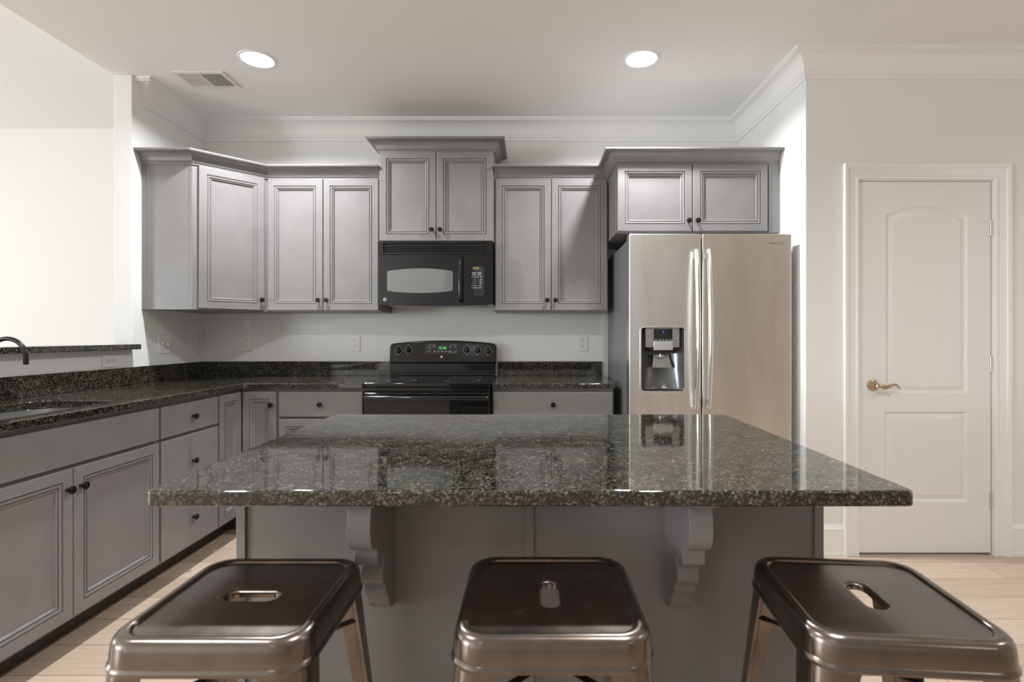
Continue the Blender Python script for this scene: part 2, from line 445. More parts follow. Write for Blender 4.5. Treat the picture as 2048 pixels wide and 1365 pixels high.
def vent():
    x0, x1, y0, y1 = -2.09, -1.79, 3.085, 3.285
    t = thing('ceiling_vent', 'white rectangular louvred air vent in the ceiling, left of the lights', 'vent', ((x0+x1)/2, (y0+y1)/2, CEIL))
    f = MB(); z0, z1 = CEIL-.008, CEIL-.0005
    f.box(x0, x1, y0, y0+.025, z0, z1).box(x0, x1, y1-.025, y1, z0, z1).box(x0, x0+.025, y0+.025, y1-.025, z0, z1).box(x1-.025, x1, y0+.025, y1-.025, z0, z1)
    xm = (x0+x1)/2; f.box(xm-.005, xm+.005, y0+.025, y1-.025, z0, z1)
    link('frame', f, VENTM, t, bevel=.0015)
    link('backing', MB().box(x0+.02, x1-.02, y0+.02, y1-.02, CEIL-.0012, CEIL-.0004), SLOT, t)
    for k in range(12):      # left bank of blades closes to the eye, right bank opens
        u = x0+.032+k*.0092; b = MB(); b.add([(u-.0045, y0+.025, z0+.001), (u+.0045, y0+.025, z1-.002), (u+.0045, y1-.025, z1-.002), (u-.0045, y1-.025, z0+.001),
            (u-.0045, y0+.025, z0+.0018), (u+.0045, y0+.025, z1-.0012), (u+.0045, y1-.025, z1-.0012), (u-.0045, y1-.025, z0+.0018)],
            [(0, 1, 2, 3), (7, 6, 5, 4), (0, 4, 5, 1), (1, 5, 6, 2), (2, 6, 7, 3), (3, 7, 4, 0)])
        link('slat', b, VENTM, t)
    for k in range(8):
        u = xm+.016+k*.0138; b = MB().box(u-.0012, u+.0012, y0+.025, y1-.025, z0+.0005, z1-.0012); link('slat', b, VENTM, t)
    c = MB()
    for k in range(5): c.box(xm+.005, x1-.025, y0+.045+k*.028, y0+.047+k*.028, z1-.003, z1-.0012)
    link('cross_bar', c, VENTM, t)
vent()

# ---------------------------------------------------------------- cabinets
DP = [(0, -.004), (.0015, -.001), (.004, 0), (.043, 0), (.0448, -.0062), (.0478, -.0062), (.049, -.0005), (.055, -.0015), (.058, -.003), (.0598, -.0085), (.0628, -.0085), (.064, -.0035), (.068, -.005), (.071, -.0125)]
def panel_door(M, w, h, t=.02):
    m = MB(); rs = [[(0, 0, -t), (w, 0, -t), (w, h, -t), (0, h, -t)]]
    rs += [[(k, k, d), (w-k, k, d), (w-k, h-k, d), (k, h-k, d)] for k, d in DP]
    return m.rings(rs, M, True, True)
def slab_front(M, w, h, t=.02):
    m = MB(); rs = [[(k, k, d), (w-k, k, d), (w-k, h-k, d), (k, h-k, d)] for k, d in ((0, -t), (0, -.005), (.0015, -.0015), (.005, 0))]
    return m.rings(rs, M, True, True)
KN = [(.0075, -.0005), (.0075, .003), (.0055, .006), (.0055, .012), (.009, .015), (.0145, .018), (.0155, .022), (.0150, .025), (.0125, .0255), (.012, .0275), (.0085, .0275), (.008, .0295), (0, .0305)]
def knob(M, parent): return link('knob', MB().lathe(KN, M, 20), BRONZE, parent)
def at(M, u, v, w_=0): return M @ Matrix.Translation((u, v, w_))
def add_door(parent, M, w, h, kn=None, name='door'):
    d = link(name, panel_door(M, w, h), CAB, parent, smooth=20)
    if kn: knob(at(M, kn[0], kn[1]), d)
    return d
def add_drawer(parent, M, w, h, kn=True, name='drawer'):
    d = link(name, slab_front(M, w, h), CAB, parent, smooth=20)
    if kn: knob(at(M, w/2, h/2), d)
    return d
GAP = .002
CP = [(-.002, 0), (.006, 0), (.008, .002), (.008, .010), (.012, .012), (.015, .016), (.015, .020)] + cove(.018, .022, .060, .064, 7) + [(.068, .066), (.070, .070), (.072, .072), (.072, .080), (-.002, .080)]
def crown_of(path, z, parent=None, name='crown_molding'):
    return link(name, MB().sweep(path, CP, lambda u, v, h: (u, v, z+h)), CAB, parent, smooth=30)
def carcass(parent, x0, x1, y0, y1, z0, z1, name='body'):
    """panels with an open inside; the open face carries a face frame of 18 mm"""
    t = .018; m = MB()
    m.box(x0, x0+t, y0, y1, z0, z1).box(x1-t, x1, y0, y1, z0, z1)
    m.box(x0+t, x1-t, y0, y1, z0, z0+t).box(x0+t, x1-t, y0, y1, z1-t, z1)
    m.box(x0+t, x1-t, y1-t, y1, z0+t, z1-t)
    m.box(x0+t, x1-t, y0, y0+t, z0+t, z0+t+.03).box(x0+t, x1-t, y0, y0+t, z1-t-.03, z1-t)
    m.box((x0+x1)/2-.03, (x0+x1)/2+.03, y0, y0+t, z0+t+.03, z1-t-.03)
    return link(name, m, CAB, parent)
ZU0, ZU1 = 1.360, 2.240
# upper left double
def upper(x0, x1, yf, z0, z1, label, name='wall_cabinet', kz=.065, crown=None, dx1=None, side=0):
    t = thing(name, label, 'cabinet', ((x0+x1)/2, (yf+YB)/2, z0), 'grey wall cabinets')
    carcass(t, x0, x1, yf, YB-.001, z0, z1)
    a = x0+.006; b = (dx1 or x1)-.006; m = (a+b)/2; h = z1-z0-.012
    add_door(t, front(a, yf-.0205, z0+.006), m-GAP-a, h, (m-GAP-a-.025, kz))
    add_door(t, front(m+GAP, yf-.0205, z0+.006), b-m-GAP, h, (.025, kz))
    if crown: crown_of(crown, z1-.004, t)
    return t
XM0, XM1 = -.992, -.236
upper(-1.738, XM0-.001, 3.515, ZU0, ZU1, 'grey double door wall cabinet left of the microwave', kz=.068)
upper(XM0, XM1, 3.490, 1.815, 2.412, 'short taller-hung grey wall cabinet directly above the black microwave', kz=.072,
      crown=[(XM0, YB), (XM0, 3.490), (XM1, 3.490), (XM1, YB)])
upper(XM1+.001, .516, 3.515, ZU0, ZU1, 'grey double door wall cabinet between microwave and fridge', kz=.068)
fc = upper(.520, 1.502, 3.205, 1.822, ZU1, 'deep grey wall cabinet above the steel refrigerator', kz=.062, dx1=1.436)
link('filler_strip', MB().box(1.438, XR-.001, 3.195, 3.2045, 1.822, ZU1), CAB, fc)
# corner cabinet with a diagonal door
t = thing('corner_wall_cabinet', 'grey corner wall cabinet with one diagonal door', 'cabinet', (-2.0, 3.55, ZU0), 'grey wall cabinets')
poly = [(XL+.001, YB-.001), (XL+.001, 3.21), (-2.045, 3.21), (-1.741, 3.515), (-1.741, YB-.001)]
m = MB(); m.plate([poly], ZU0, ZU1); link('body', m, CAB, t)
m = MB().box(XL+.001, XL+.022, 3.207, 3.21, ZU0, ZU1).box(-2.062, -2.045, 3.208, 3.21, ZU0, ZU1); link('side_frame', m, CAB, t)
q = 1/math.sqrt(2); dl = math.hypot(.304, .305)
Mdg = fr((-2.045+.030*q, 3.21+.030*q, ZU0+.006), (q, q, 0), (q, -q, 0)) @ Matrix.Translation((0, 0, .0205))
add_door(t, Mdg, dl-.055, ZU1-ZU0-.012, (dl-.055-.022, .068))
o = crown_of([(XL, 3.21), (-2.045, 3.21), (-1.741, 3.515), (XM0, 3.515)], ZU1-.004)
tag(o, 'grey crown molding along the tops of the corner and left wall cabinets', 'molding')
o = crown_of([(XM1, 3.515), (.520, 3.515), (.520, 3.205), (XR-.002, 3.205)], ZU1-.004)
tag(o, 'grey crown molding stepping from the right wall cabinet out over the fridge cabinet', 'molding')

# base cabinets -------------------------------------------------
XF = -1.755    # face frame plane of the left run (fronts stand .02 proud)
YF = 3.210     # face frame plane of the back run
ZB0, ZB1, ZT = .130, .862, .883
def base_carc(parent, x0, x1, y0, y1, axis, top=True):
    """axis 'x': opens towards +X ; 'y': opens towards -Y"""
    t = .018; m = MB(); z0, z1 = .115, ZT
    m.box(x0, x1, y0, y1, z0, z0+t)
    if axis == 'x':
        m.box(x0, x1, y0, y0+t, z0+t, z1).box(x0, x1, y1-t, y1, z0+t, z1).box(x0, x0+t, y0+t, y1-t, z0+t, z1)
        m.box(x1-t, x1, y0+t, y1-t, z1-.04, z1).box(x1-t, x1, y0+t, y1-t, .688, .722)
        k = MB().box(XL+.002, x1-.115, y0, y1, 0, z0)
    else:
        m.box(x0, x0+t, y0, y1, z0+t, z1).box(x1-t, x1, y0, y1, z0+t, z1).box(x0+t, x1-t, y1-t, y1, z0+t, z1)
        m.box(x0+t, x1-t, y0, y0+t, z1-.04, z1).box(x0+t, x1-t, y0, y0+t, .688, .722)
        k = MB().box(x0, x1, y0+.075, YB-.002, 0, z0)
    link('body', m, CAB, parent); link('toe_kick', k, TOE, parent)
XW = XL+.002
t = thing('sink_base_cabinet', 'grey base cabinet with wide blank front and two doors under the sink', 'cabinet', (-2.05, 2.02, 0), 'grey base cabinets')
base_carc(t, XW, XF, 1.545, 2.488, 'x')
add_drawer(t, east(XF+.0205, 1.552, .712), .930, .150, False, 'false_front')
add_door(t, east(XF+.0205, 1.552, ZB0), .461, .568, (.461-.028, .492))
add_door(t, east(XF+.0205, 2.0165, ZB0), .4655, .568, (.028, .492))
t = thing('drawer_base_cabinet', 'grey base cabinet with a stack of three drawers beside the sink cabinet', 'cabinet', (-2.05, 2.72, 0), 'grey base cabinets')
base_carc(t, XW, XF, 2.489, 2.958, 'x')
add_drawer(t, east(XF+.0205, 2.496, .712), .456, .150)
add_drawer(t, east(XF+.0205, 2.496, .420), .456, .278)
add_drawer(t, east(XF+.0205, 2.496, ZB0), .456, .280)
t = thing('corner_base_cabinet', 'grey corner base cabinet with a folding two leaf door', 'cabinet', (-2.0, 3.4, 0), 'grey base cabinets')
m = MB().plate([[(XW, 2.959), (XF, 2.959), (XF, YF), (-1.520, YF), (-1.520, YB-.002), (XW, YB-.002)]], .115, ZT); link('body', m, CAB, t)
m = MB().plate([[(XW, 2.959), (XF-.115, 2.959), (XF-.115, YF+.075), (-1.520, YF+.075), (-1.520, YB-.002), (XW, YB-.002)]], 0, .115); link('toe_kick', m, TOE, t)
add_door(t, east(XF+.0205, 2.965, ZB0), YF-.023-2.965, .734)
add_door(t, front(XF+.023, YF-.0205, ZB0), -1.528-(XF+.023), .734, (.178, .655))
t = thing('base_cabinet', 'grey base cabinet with one drawer over a door, left of the range', 'cabinet', (-1.26, 3.5, 0), 'grey base cabinets')
base_carc(t, -1.519, -1.002, YF, YB-.002, 'y')
add_drawer(t, front(-1.513, YF-.0205, .712), .505, .150)
add_door(t, front(-1.513, YF-.0205, ZB0), .505, .568, (.48, .50))
t = thing('base_cabinet', 'grey base cabinet with one drawer over doors, between range and fridge', 'cabinet', (.13, 3.5, 0), 'grey base cabinets')
base_carc(t, -.228, .505, YF, YB-.002, 'y')
add_drawer(t, front(-.222, YF-.0205, .712), .721, .150)
add_door(t, front(-.222, YF-.0205, ZB0), .359, .568, (.334, .50))
add_door(t, front(.140, YF-.0205, ZB0), .359, .568, (.025, .50))

# worktops -----------------------------------------------------
ZK0, ZK1 = .884, .914
out = roundpoly([(XL+.001, YB-.001), (XL+.001, 1.50), (-1.715, 1.50), (-1.715, 3.17), (-.9995, 3.17), (-.9995, YB-.001)], [0, 0, .01, .025, .008, 0])
hole = rrect(-2.165, -1.805, 1.60, 2.335, .07, 8)
t = thing('countertop', 'dark speckled granite countertop running from the sink round the corner to the range', 'countertop', (-2.0, 3.3, ZK0))
link('worktop', MB().plate([out, hole], ZK0, ZK1, bevel=.004), GRAN, t)
link('backsplash', MB().box(XL+.001, XL+.021, 1.50, YB-.022, ZK1+.0002, 1.016).box(XL+.001, -.9995, YB-.021, YB-.001, ZK1+.0002, 1.016), GRAN, t, bevel=.0015)
t = thing('countertop', 'short dark granite countertop between the range and the refrigerator', 'countertop', (.14, 3.5, ZK0))
link('worktop', MB().plate([roundpoly([(-.2295, 3.17), (.516, 3.17), (.516, YB-.001), (-.2295, YB-.001)], [.008, .012, 0, 0])], ZK0, ZK1, bevel=.004), GRAN, t)
link('backsplash', MB().box(-.2295, .516, YB-.021, YB-.001, ZK1+.0002, 1.016), GRAN, t, bevel=.0015)
o = link('bar_ledge', MB().plate([roundpoly([(-2.62, 1.3), (-2.285, 1.3), (-2.285, 3.115), (-2.30, 3.1285), (-2.62, 3.1285)], [0, .01, 0, 0, 0])], 1.1205, 1.1505, bevel=.004), GRAN)
tag(o, 'raised granite bar ledge on the half wall above the sink', 'ledge')

# sink and faucet
m = MB()
sx0, sx1, sy0, sy1 = -2.175, -1.795, 1.590, 2.345
rs = [r3(rrect(sx0-.02, sx1+.02, sy0-.02, sy1+.02, .09, 8), .8835), r3(rrect(sx0, sx1, sy0, sy1, .075, 8), .8835), r3(rrect(sx0+.004, sx1-.004, sy0+.004, sy1-.004, .072, 8), .878),
      r3(rrect(sx0+.010, sx1-.010, sy0+.010, sy1-.010, .07, 8), .72), r3(rrect(sx0+.03, sx1-.03, sy0+.03, sy1-.03, .06, 8), .695),
      r3(rrect(sx0+.14, sx1-.14, sy0+.33, sy1-.33, .04, 8), .690)]
m.rings(rs)
t = thing('sink', 'stainless steel undermount sink set into the left granite counter', 'sink', (-1.985, 1.97, .69))
link('bowl', m, SINKM, t)
link('drain', MB().lathe([(.045, 0), (.045, .003), (.035, .004), (.03, .001), (0, .001)], Matrix.Translation((-1.985, 1.97, .6905))), HSTEEL, t)
t = thing('faucet', 'dark bronze gooseneck faucet behind the sink', 'faucet', (-2.235, 2.06, ZK1))
fx, fy = -2.235, 2.06
link('base', MB().lathe([(.027, 0), (.027, .006), (.020, .012), (.018, .02), (.018, .10), (.015, .108)], Matrix.Translation((fx, fy, ZK1+.0005))), BRONZE, t)
pts = [(fx, fy, 1.01), (fx, fy, 1.06), (fx, fy, 1.09)]
R = .120; 
R = .074; cx = -2.033; 
pts = [(fx, fy, 1.00), (fx+.03, fy, 1.05), (cx-R-.03, fy, 1.085), (cx-R, fy, 1.12)]
pts = []
fx2 = cx-R
for i in range(17):
    a = math.pi-math.pi*i/16; pts.append((cx+R*math.cos(a), fy, 1.115+R*math.sin(a)))
pts = [(fx2, fy, .93), (fx2, fy, 1.0), (fx2, fy, 1.07)] + pts + [(cx+R, fy, 1.10), (cx+R, fy, 1.088)]
fd = Vector((fx2-fx, 0, 0))
for ch in t.children: ch.location += fd
t.location.x = fx2
for ch in t.children: ch.location -= fd
link('spout', MB().tube(pts, .0085, 16), BRONZE, t)
h = MB().tube([(fx2+.015, fy, .972), (fx2+.045, fy, .974), (fx2+.075, fy, .974)], [.012, .013, .013], 16)
h.tube([(fx2+.058, fy, .976), (fx2+.058, fy, 1.000), (fx2+.058, fy-.004, 1.026)], [.007, .006, .0055], 12)
link('handle', h, BRONZE, t)

# ---------------------------------------------------------------- island
IX = .712; IY0, IY1 = .976, 1.930
t = thing('kitchen_island', 'grey kitchen island base carrying the granite slab, standing in mid room', 'island', (0, 1.55, 0))
PX, PY = .668, 1.212; PB = 1.895
m = MB().box(-PX+.006, PX-.006, PY, PB-.02, .095, ZT); link('body', m, CAB, t)
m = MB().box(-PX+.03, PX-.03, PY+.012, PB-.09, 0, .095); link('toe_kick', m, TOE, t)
for x0, x1 in ((-PX, -PX+.021), (-.011, .009), (PX-.021, PX)):
    link('batten', MB().box(x0, x1, PY-.008, PY, .0, ZT), CAB, t, bevel=.0015)
link('side_panel', MB().box(-PX, -PX+.006, PY, PB-.02, 0, ZT), CAB, t); link('side_panel', MB().box(PX-.006, PX, PY, PB-.02, 0, ZT), CAB, t)
link('back_panel', MB().box(-PX+.021, PX-.021, PY-.001, PY, 0, ZT), CAB, t)
for k in range(3):
    w_ = (2*PX-.03)/3; a = PX-.008-k*w_
    M_ = fr((a, PB, 0), (-1, 0, 0), (0, 1, 0))
    add_drawer(t, M_ @ Matrix.Translation((0, .715, 0)), w_-.006, .145)
    add_door(t, M_ @ Matrix.Translation((0, .13, 0)), w_-.006, .57, (.03, .5))
# corbels: side profile (distance from panel, z), extruded sideways
def corbel(x0, x1, label):
    tt = thing('corbel', label, 'bracket', ((x0+x1)/2, PY-.05, .58), 'corbels under the island overhang')
    M_ = Matrix(((0, 0, 1, (x0+x1)/2), (-1, 0, 0, PY-.0015), (0, 1, 0, 0), (0, 0, 0, 1)))
    hw = (x1-x0)/2
    P = [(0, .868), (.178, .868), (.182, .862), (.187, .845), (.189, .825), (.187, .803), (.178, .786), (.165, .777), (.148, .773), (.142, .768), (.139, .762),
         (.140, .758), (.141, .742), (.138, .736), (.118, .735), (.092, .732), (.090, .724), (.096, .716), (.101, .703), (.101, .690), (.094, .678), (.080, .670),
         (.076, .664), (.078, .656), (.072, .646), (.060, .636), (.054, .630), (.052, .618), (.044, .606), (.026, .594), (0, .588)]
    link('scroll', MB().plate([P], -hw, hw, M_, bevel=.0015), CAB, tt, smooth=40)
    cp = [(0, .8815), (.200, .8815), (.200, .878), (.193, .868), (0, .868)]
    link('cap', MB().plate([cp], -hw-.010, hw+.010, M_), CAB, tt, bevel=.002)
corbel(-.354, -.308, 'grey scrolled corbel under the island overhang, behind the left stool')
corbel(.308, .354, 'grey scrolled corbel under the island overhang, between the middle and right stools')
o = link('island_countertop', MB().plate([roundpoly([(-IX, IY0), (IX, IY0), (IX, IY1), (-IX, IY1)], [.016, .016, .055, .055], 8)], ZK0, ZK1, bevel=.005, res=3), GRAN)
tag(o, 'large polished dark granite slab on top of the kitchen island', 'countertop')
link('unpolished_underside', MB().box(-IX+.03, IX-.03, .990, PY-.010, .8822, .8842), new_mat('raw_granite_underside', (.30, .26, .235), .7), o)

# ---------------------------------------------------------------- range
def rng():
    x0, x1 = -.987, -.237; xm = (x0+x1)/2
    t = thing('range', 'freestanding glossy black electric range between the base cabinets', 'stove', (xm, 3.48, 0))
    link('body', MB().box(x0, x1, 3.175, 3.79, .05, .895), BLACK, t, bevel=.003)
    link('cooktop', MB().plate([rrect(x0-.006, x1+.006, 3.135, 3.725, .012)], .896, .921, bevel=.005), BLACKG, t)
    link('front_rail', MB().box(x0+.001, x1-.001, 3.145, 3.1745, .868, .8955), BLACK, t, bevel=.004)
    for bx, by, r in ((-.80, 3.30, .09), (-.42, 3.30, .11), (-.80, 3.57, .075), (-.42, 3.57, .09)):
        m = MB(); n = 40
        m.rings([[(bx+q*math.cos(2*math.pi*k/n), by+q*math.sin(2*math.pi*k/n), .9213) for k in range(n)] for q in (r, r-.003)], cap1=False)
        link('burner_ring', m, GREYP, t)
    # oven door and handle
    d = link('oven_door', MB().box(x0+.002, x1-.002, 3.135, 3.174, .30, .862), BLACKG, t, bevel=.006)
    hm = MB(); pts = [(x0+.012, 3.098, .834), (x0+.03, 3.092, .836), (xm, 3.086, .838), (x1-.03, 3.092, .836), (x1-.012, 3.098, .834)]
    hm.tube([(p[0], p[1], p[2]) for p in pts], [.012, .0145, .0145, .0145, .012], 16)
    hm.box(x0+.02, x0+.05, 3.095, 3.136, .826, .846).box(x1-.05, x1-.02, 3.095, 3.136, .826, .846)
    link('door_handle', hm, BLACK, d)
    link('drawer', MB().box(x0+.002, x1-.002, 3.14, 3.174, .07, .29), BLACK, t, bevel=.006)
    link('foot_plinth', MB().box(x0+.02, x1-.02, 3.2, 3.78, 0, .05), BLACKM, t)
    # backguard: lower riser and bulging control head
    link('riser', MB().box(x0+.006, x1-.006, 3.735, 3.798, .9215, 1.010), BLACK, t, bevel=.004)
    link('vent_strip', MB().box(x0+.01, x1-.01, 3.715, 3.734, .922, .938), BLACKM, t, bevel=.002)
    pts = [(0, 0), (.750, 0)]; N_ = 20
    top = [(.750-.750*i/N_, .138+.024*(1-(2*i/N_-1)**2)) for i in range(N_+1)]
    lp = roundpoly(pts+top, [.012, .012, .028]+[0]*(N_-1)+[.028], 5)
    tilt = Matrix.Rotation(math.radians(-9), 4, 'X')
    Mc = front(x0, 3.715, 1.008) @ tilt
    hd = link('control_panel', MB().plate([lp], -.062, 0, Mc, bevel=.010, res=4), BLACK, t, smooth=50)
    px = lambda p: (p-776)/216*.750     # photo column to panel u
    kn = ((793.5, .088), (813.5, .094), (932, .094), (953.5, .091), (975, .086))
    for j, (p, v) in enumerate(kn):
        u = px(p); Mk = at(Mc, u, v, .0002)
        k = link('knob', MB().lathe([(.022, 0), (.022, .006), (.0205, .012), (.019, .020), (.016, .024), (0, .0245)], Mk, 28).box(-.004, .004, -.019, .019, .020, .030, Mk), BLACK, t, bevel=.001)
        tk = MB()
        for a in range(-150, 151, 25):
            ra = math.radians(a-90 if j != 2 else a-90); c, s = math.cos(ra), math.sin(ra)
            r0, r1 = .0248, .0285
            tk.add([(c*r0-s*.0006, s*r0+c*.0006, .0004), (c*r0+s*.0006, s*r0-c*.0006, .0004), (c*r1+s*.0006, s*r1-c*.0006, .0004), (c*r1-s*.0006, s*r1+c*.0006, .0004)], [(0, 1, 2, 3)], Mk)
        n = 30; arc = [[(q*math.cos(math.radians(-240+300*i/n)), q*math.sin(math.radians(-240+300*i/n)), .0004) for i in range(n+1)] for q in (.0240, .0249)]
        tk.add(arc[0]+arc[1], [(i, i+1, n+2+i, n+1+i) for i in range(n)], Mk)
        tk.text('OFF', .0075, at(Mk, 0, .034, .0003), .0001)
        if j in (0, 4): tk.text('HI', .006, at(Mk, -.016, .029, .0003), .0001).text('LO', .006, at(Mk, .016, .029, .0003), .0001)
        tk.text({0: 'MED', 1: 'MED', 2: 'WARM', 3: 'MED', 4: 'MED'}[j], .006, at(Mk, 0, -.032, .0003), .0001)
        link('dial_marks', tk, MARK, hd)
    for p in (803.5, 964.5): link('indicator_mark', MB().lathe([(.003, 0), (.003, .0006)], at(Mc, px(p), .056, .0002), 10), REDM, hd)
    u0, u1 = px(848), px(917)
    pad = link('touch_panel', MB().plate([rrect(u0, u1, .066, .136, .008)], .0002, .0016, Mc), BLACKM, hd)
    um = (u0+u1)/2
    link('display', MB().text('12:30', .026, at(Mc, um, .106, .0019), .0003), GREEN, pad)
    mk = MB()
    mk.text('Oven Controls', .0075, at(Mc, u0+.050, .128, .0018), .0001).text('Oven Controls', .0075, at(Mc, u1-.045, .128, .0018), .0001)
    for u, v, s_ in ((u0+.030, .114, 'BAKE'), (u0+.062, .114, 'BROIL'), (u0+.030, .102, 'TIMER'), (u1-.062, .114, 'CLEAN'), (u1-.028, .114, 'DELAY'), (u1-.062, .084, 'START'), (u1-.028, .084, 'CLEAR'), (u0+.025, .082, 'LIGHT')):
        mk.text(s_, .0072, at(Mc, u, v, .0018), .0001)
    for k in range(5):
        mk.box(u0+.062+k*.026, u0+.071+k*.026, .079, .085, .0016, .0019, Mc)
    mk.box(u1-.07, u1-.02, .072, .0735, .0016, .0019, Mc)
    link('key_lettering', mk, MARK, pad)
    b = link('logo_badge', MB().lathe([(.0085, 0), (.0085, .0015), (.007, .002)], at(Mc, px(881.5), .044, .0002), 24), SILV, hd)
    link('logo_lettering', MB().text('GE', .009, at(Mc, px(881.5), .044, .0024), .0002), BLACKM, b)
rng()

# ---------------------------------------------------------------- microwave
def micro():
    x0, x1 = -.986, -.240; z0, z1 = 1.392, 1.811; yf = 3.432; w = x1-x0
    t = thing('microwave', 'black over-the-range microwave hung below the short wall cabinet', 'microwave', ((x0+x1)/2, 3.62, z0))
    link('body', MB().box(x0, x1, yf+.022, YB-.002, z0+.01, z1), BLACK, t, bevel=.003)
    M_ = front(x0, yf, z0)
    def bow(u): return .014*(1-(2*u/w-1)**2)
    def bowed(loop, w0, w1, nu=1):   # a plate whose face follows the bowed front
        m = MB(); m.plate([loop], w0, w1); m.v = [(a, b, c+(bow(a) if c > (w0+w1)/2-1e-6 else 0)) for a, b, c in m.v]
        m2 = MB(); m2.add(m.v, m.f, M_); return m2
    def strip(u0, u1, f0, f1, w0, w1, n=20):   # curved-front bar between lower f0(u) and upper f1(u)
        m = MB(); rs = []
        for i in range(n+1):
            u = u0+(u1-u0)*i/n; b = bow(u)
            rs.append([(u, f0(u), w0), (u, f1(u), w0), (u, f1(u)-.0, w1+b), (u, f0(u), w1+b)])
        m.rings(rs, M_, True, True); return m
    lo = lambda u: -.012*(1-(2*u/w-1)**2)+.010
    zc = lambda v: (lambda u: v)
    # vent grille
    g_ = MB()
    H = z1-z0
    g_ = strip(0, w, zc(H-.012), zc(H), -.022, 0)
    for s_ in (strip(0, w, zc(H-.083), zc(H-.070), -.022, 0), strip(0, .035, zc(H-.070), zc(H-.012), -.022, 0, 3), strip(w-.045, w, zc(H-.070), zc(H-.012), -.022, 0, 3),
               ): g_.add(s_.v, s_.f)
    for k in range(3):
        v = H-.027-k*.0145
        s_ = strip(.035, w-.045, zc(v-.006), zc(v), -.018, -.002); g_.add(s_.v, s_.f)
    link('vent_grille', g_, BLACK, t)
    link('grille_backing', MB().box(.034, w-.044, H-.071, H-.011, -.023, -.014, M_), SLOT, t)
    # door with mesh window
    ud = .553
    d = link('door', strip(.0, ud, lo, zc(H-.086), -.021, 0), BLACK, t)
    loop = []; ua, ub = .062, .488; va, vb = .098, .226; n = 12
    for i in range(n+1): a = i/n; loop.append((ub-(ub-ua)*a, vb+.017*4*a*(1-a)))
    for i in range(n+1): a = i/n; loop.append((ua+(ub-ua)*a, va-.014*4*a*(1-a)))
    loop = [(u, v) for u, v in loop]
    loop = roundpoly(loop, [.012]+[0]*(n-1)+[.012, .012]+[0]*(n-1)+[.012], 4)
    def curved_face(lp, off, th):
        m = MB(); c = (sum(p[0] for p in lp)/len(lp), sum(p[1] for p in lp)/len(lp))
        rs = []
        for s_ in (1, 1): pass
        rs.append([(u, v, bow(u)+off-th) for u, v in lp]); rs.append([(u, v, bow(u)+off) for u, v in lp])
        for q in (.75, .5, .25, .02):
            rs.append([(c[0]+(u-c[0])*q, c[1]+(v-c[1])*q, bow(c[0]+(u-c[0])*q)+off) for u, v in lp])
        return m.rings(rs, M_)
    link('window', curved_face(loop, .0008, .0008), MWIN, d)
    # raised line round the window field
    ln = MB(); 
    for s_ in (strip(.028, ud, zc(.268), zc(.2695), 0, .0006), strip(.0265, .028, zc(.075), zc(.262), 0, .0006, 2)): ln.add(s_.v, s_.f)
    link('door_groove', ln, BLACKM, d)
    hb = bow(.53)
    hm = MB().tube([(.540, .030, .010+hb), (.540, .040, .026+hb), (.540, .10, .034+hb), (.540, .17, .036+hb), (.540, .25, .034+hb), (.540, .305, .026+hb), (.540, .315, .010+hb)],
                   [.010, .0135, .0145, .0145, .0145, .0135, .010], 16, M_)
    link('handle', hm, BLACK, d)
    b = link('logo_badge', MB().lathe([(.0115, 0), (.0115, .0015), (.010, .002)], at(M_, .047, .043, bow(.047)), 24), SILV, d)
    link('logo_lettering', MB().text('GE', .011, at(M_, .047, .043, bow(.047)+.0024), .0002), BLACKM, b)
    # control side
    c = link('control_panel', strip(ud+.003, w, lo, zc(H-.086), -.021, 0, 8), BLACK, t)
    k0 = bow(.64)-.0005
    Mt = at(M_, 0, 0, k0+.0016)
    link('touch_panel', MB().plate([rrect(.585, .690, .065, .258, .006)], -.003, -.0002, Mt), BLACKM, c)
    link('display_window', MB().plate([rrect(.612, .668, .235, .253, .003)], -.0002, .0004, Mt), AMBER, c)
    link('display', MB().text('12:30', .016, at(Mt, .636, .244, .0007), .0002), PALEG, c)
    mk = MB()
    for v, ws in ((.215, ((.612, .024), (.645, .028))), (.203, ((.613, .022), (.646, .024))), (.188, ((.602, .015), (.620, .016), (.639, .018), (.662, .016)))):
        for u, l in ws: mk.text('COOK' if l > .02 else 'POP', .0085 if l > .02 else .0075, at(Mt, u+l/2, v, .0003), .0002, bold=.0003)
    for r_, row in enumerate(('123', '456', '789')):
        for c_, ch in enumerate(row): mk.text(ch, .0085, at(Mt, .605+c_*.0135, .170-r_*.0125, .0003), .0002)
        mk.text(('TIME', 'PWR', 'DEF')[r_], .0075, at(Mt, .668, .170-r_*.0125, .0003), .0002, bold=.0002)
    for u, s_ in ((.605, 'OFF'), (.6185, '0'), (.633, 'ON'), (.664, 'FAN')): mk.text(s_, .0078, at(Mt, u, .1315, .0003), .0002, bold=.0002)
    for u, s_ in ((.607, 'LITE'), (.627, 'ADD'), (.646, 'SET'), (.665, 'TMR')): mk.text(s_, .0078, at(Mt, u, .118, .0003), .0002, bold=.0002)
    link('key_lettering', mk, MARK, c)
    link('light_cover', MB().box(x0+.05, x1-.05, 3.52, 3.72, z0+.006, z0+.010), GREYP, t)
micro()

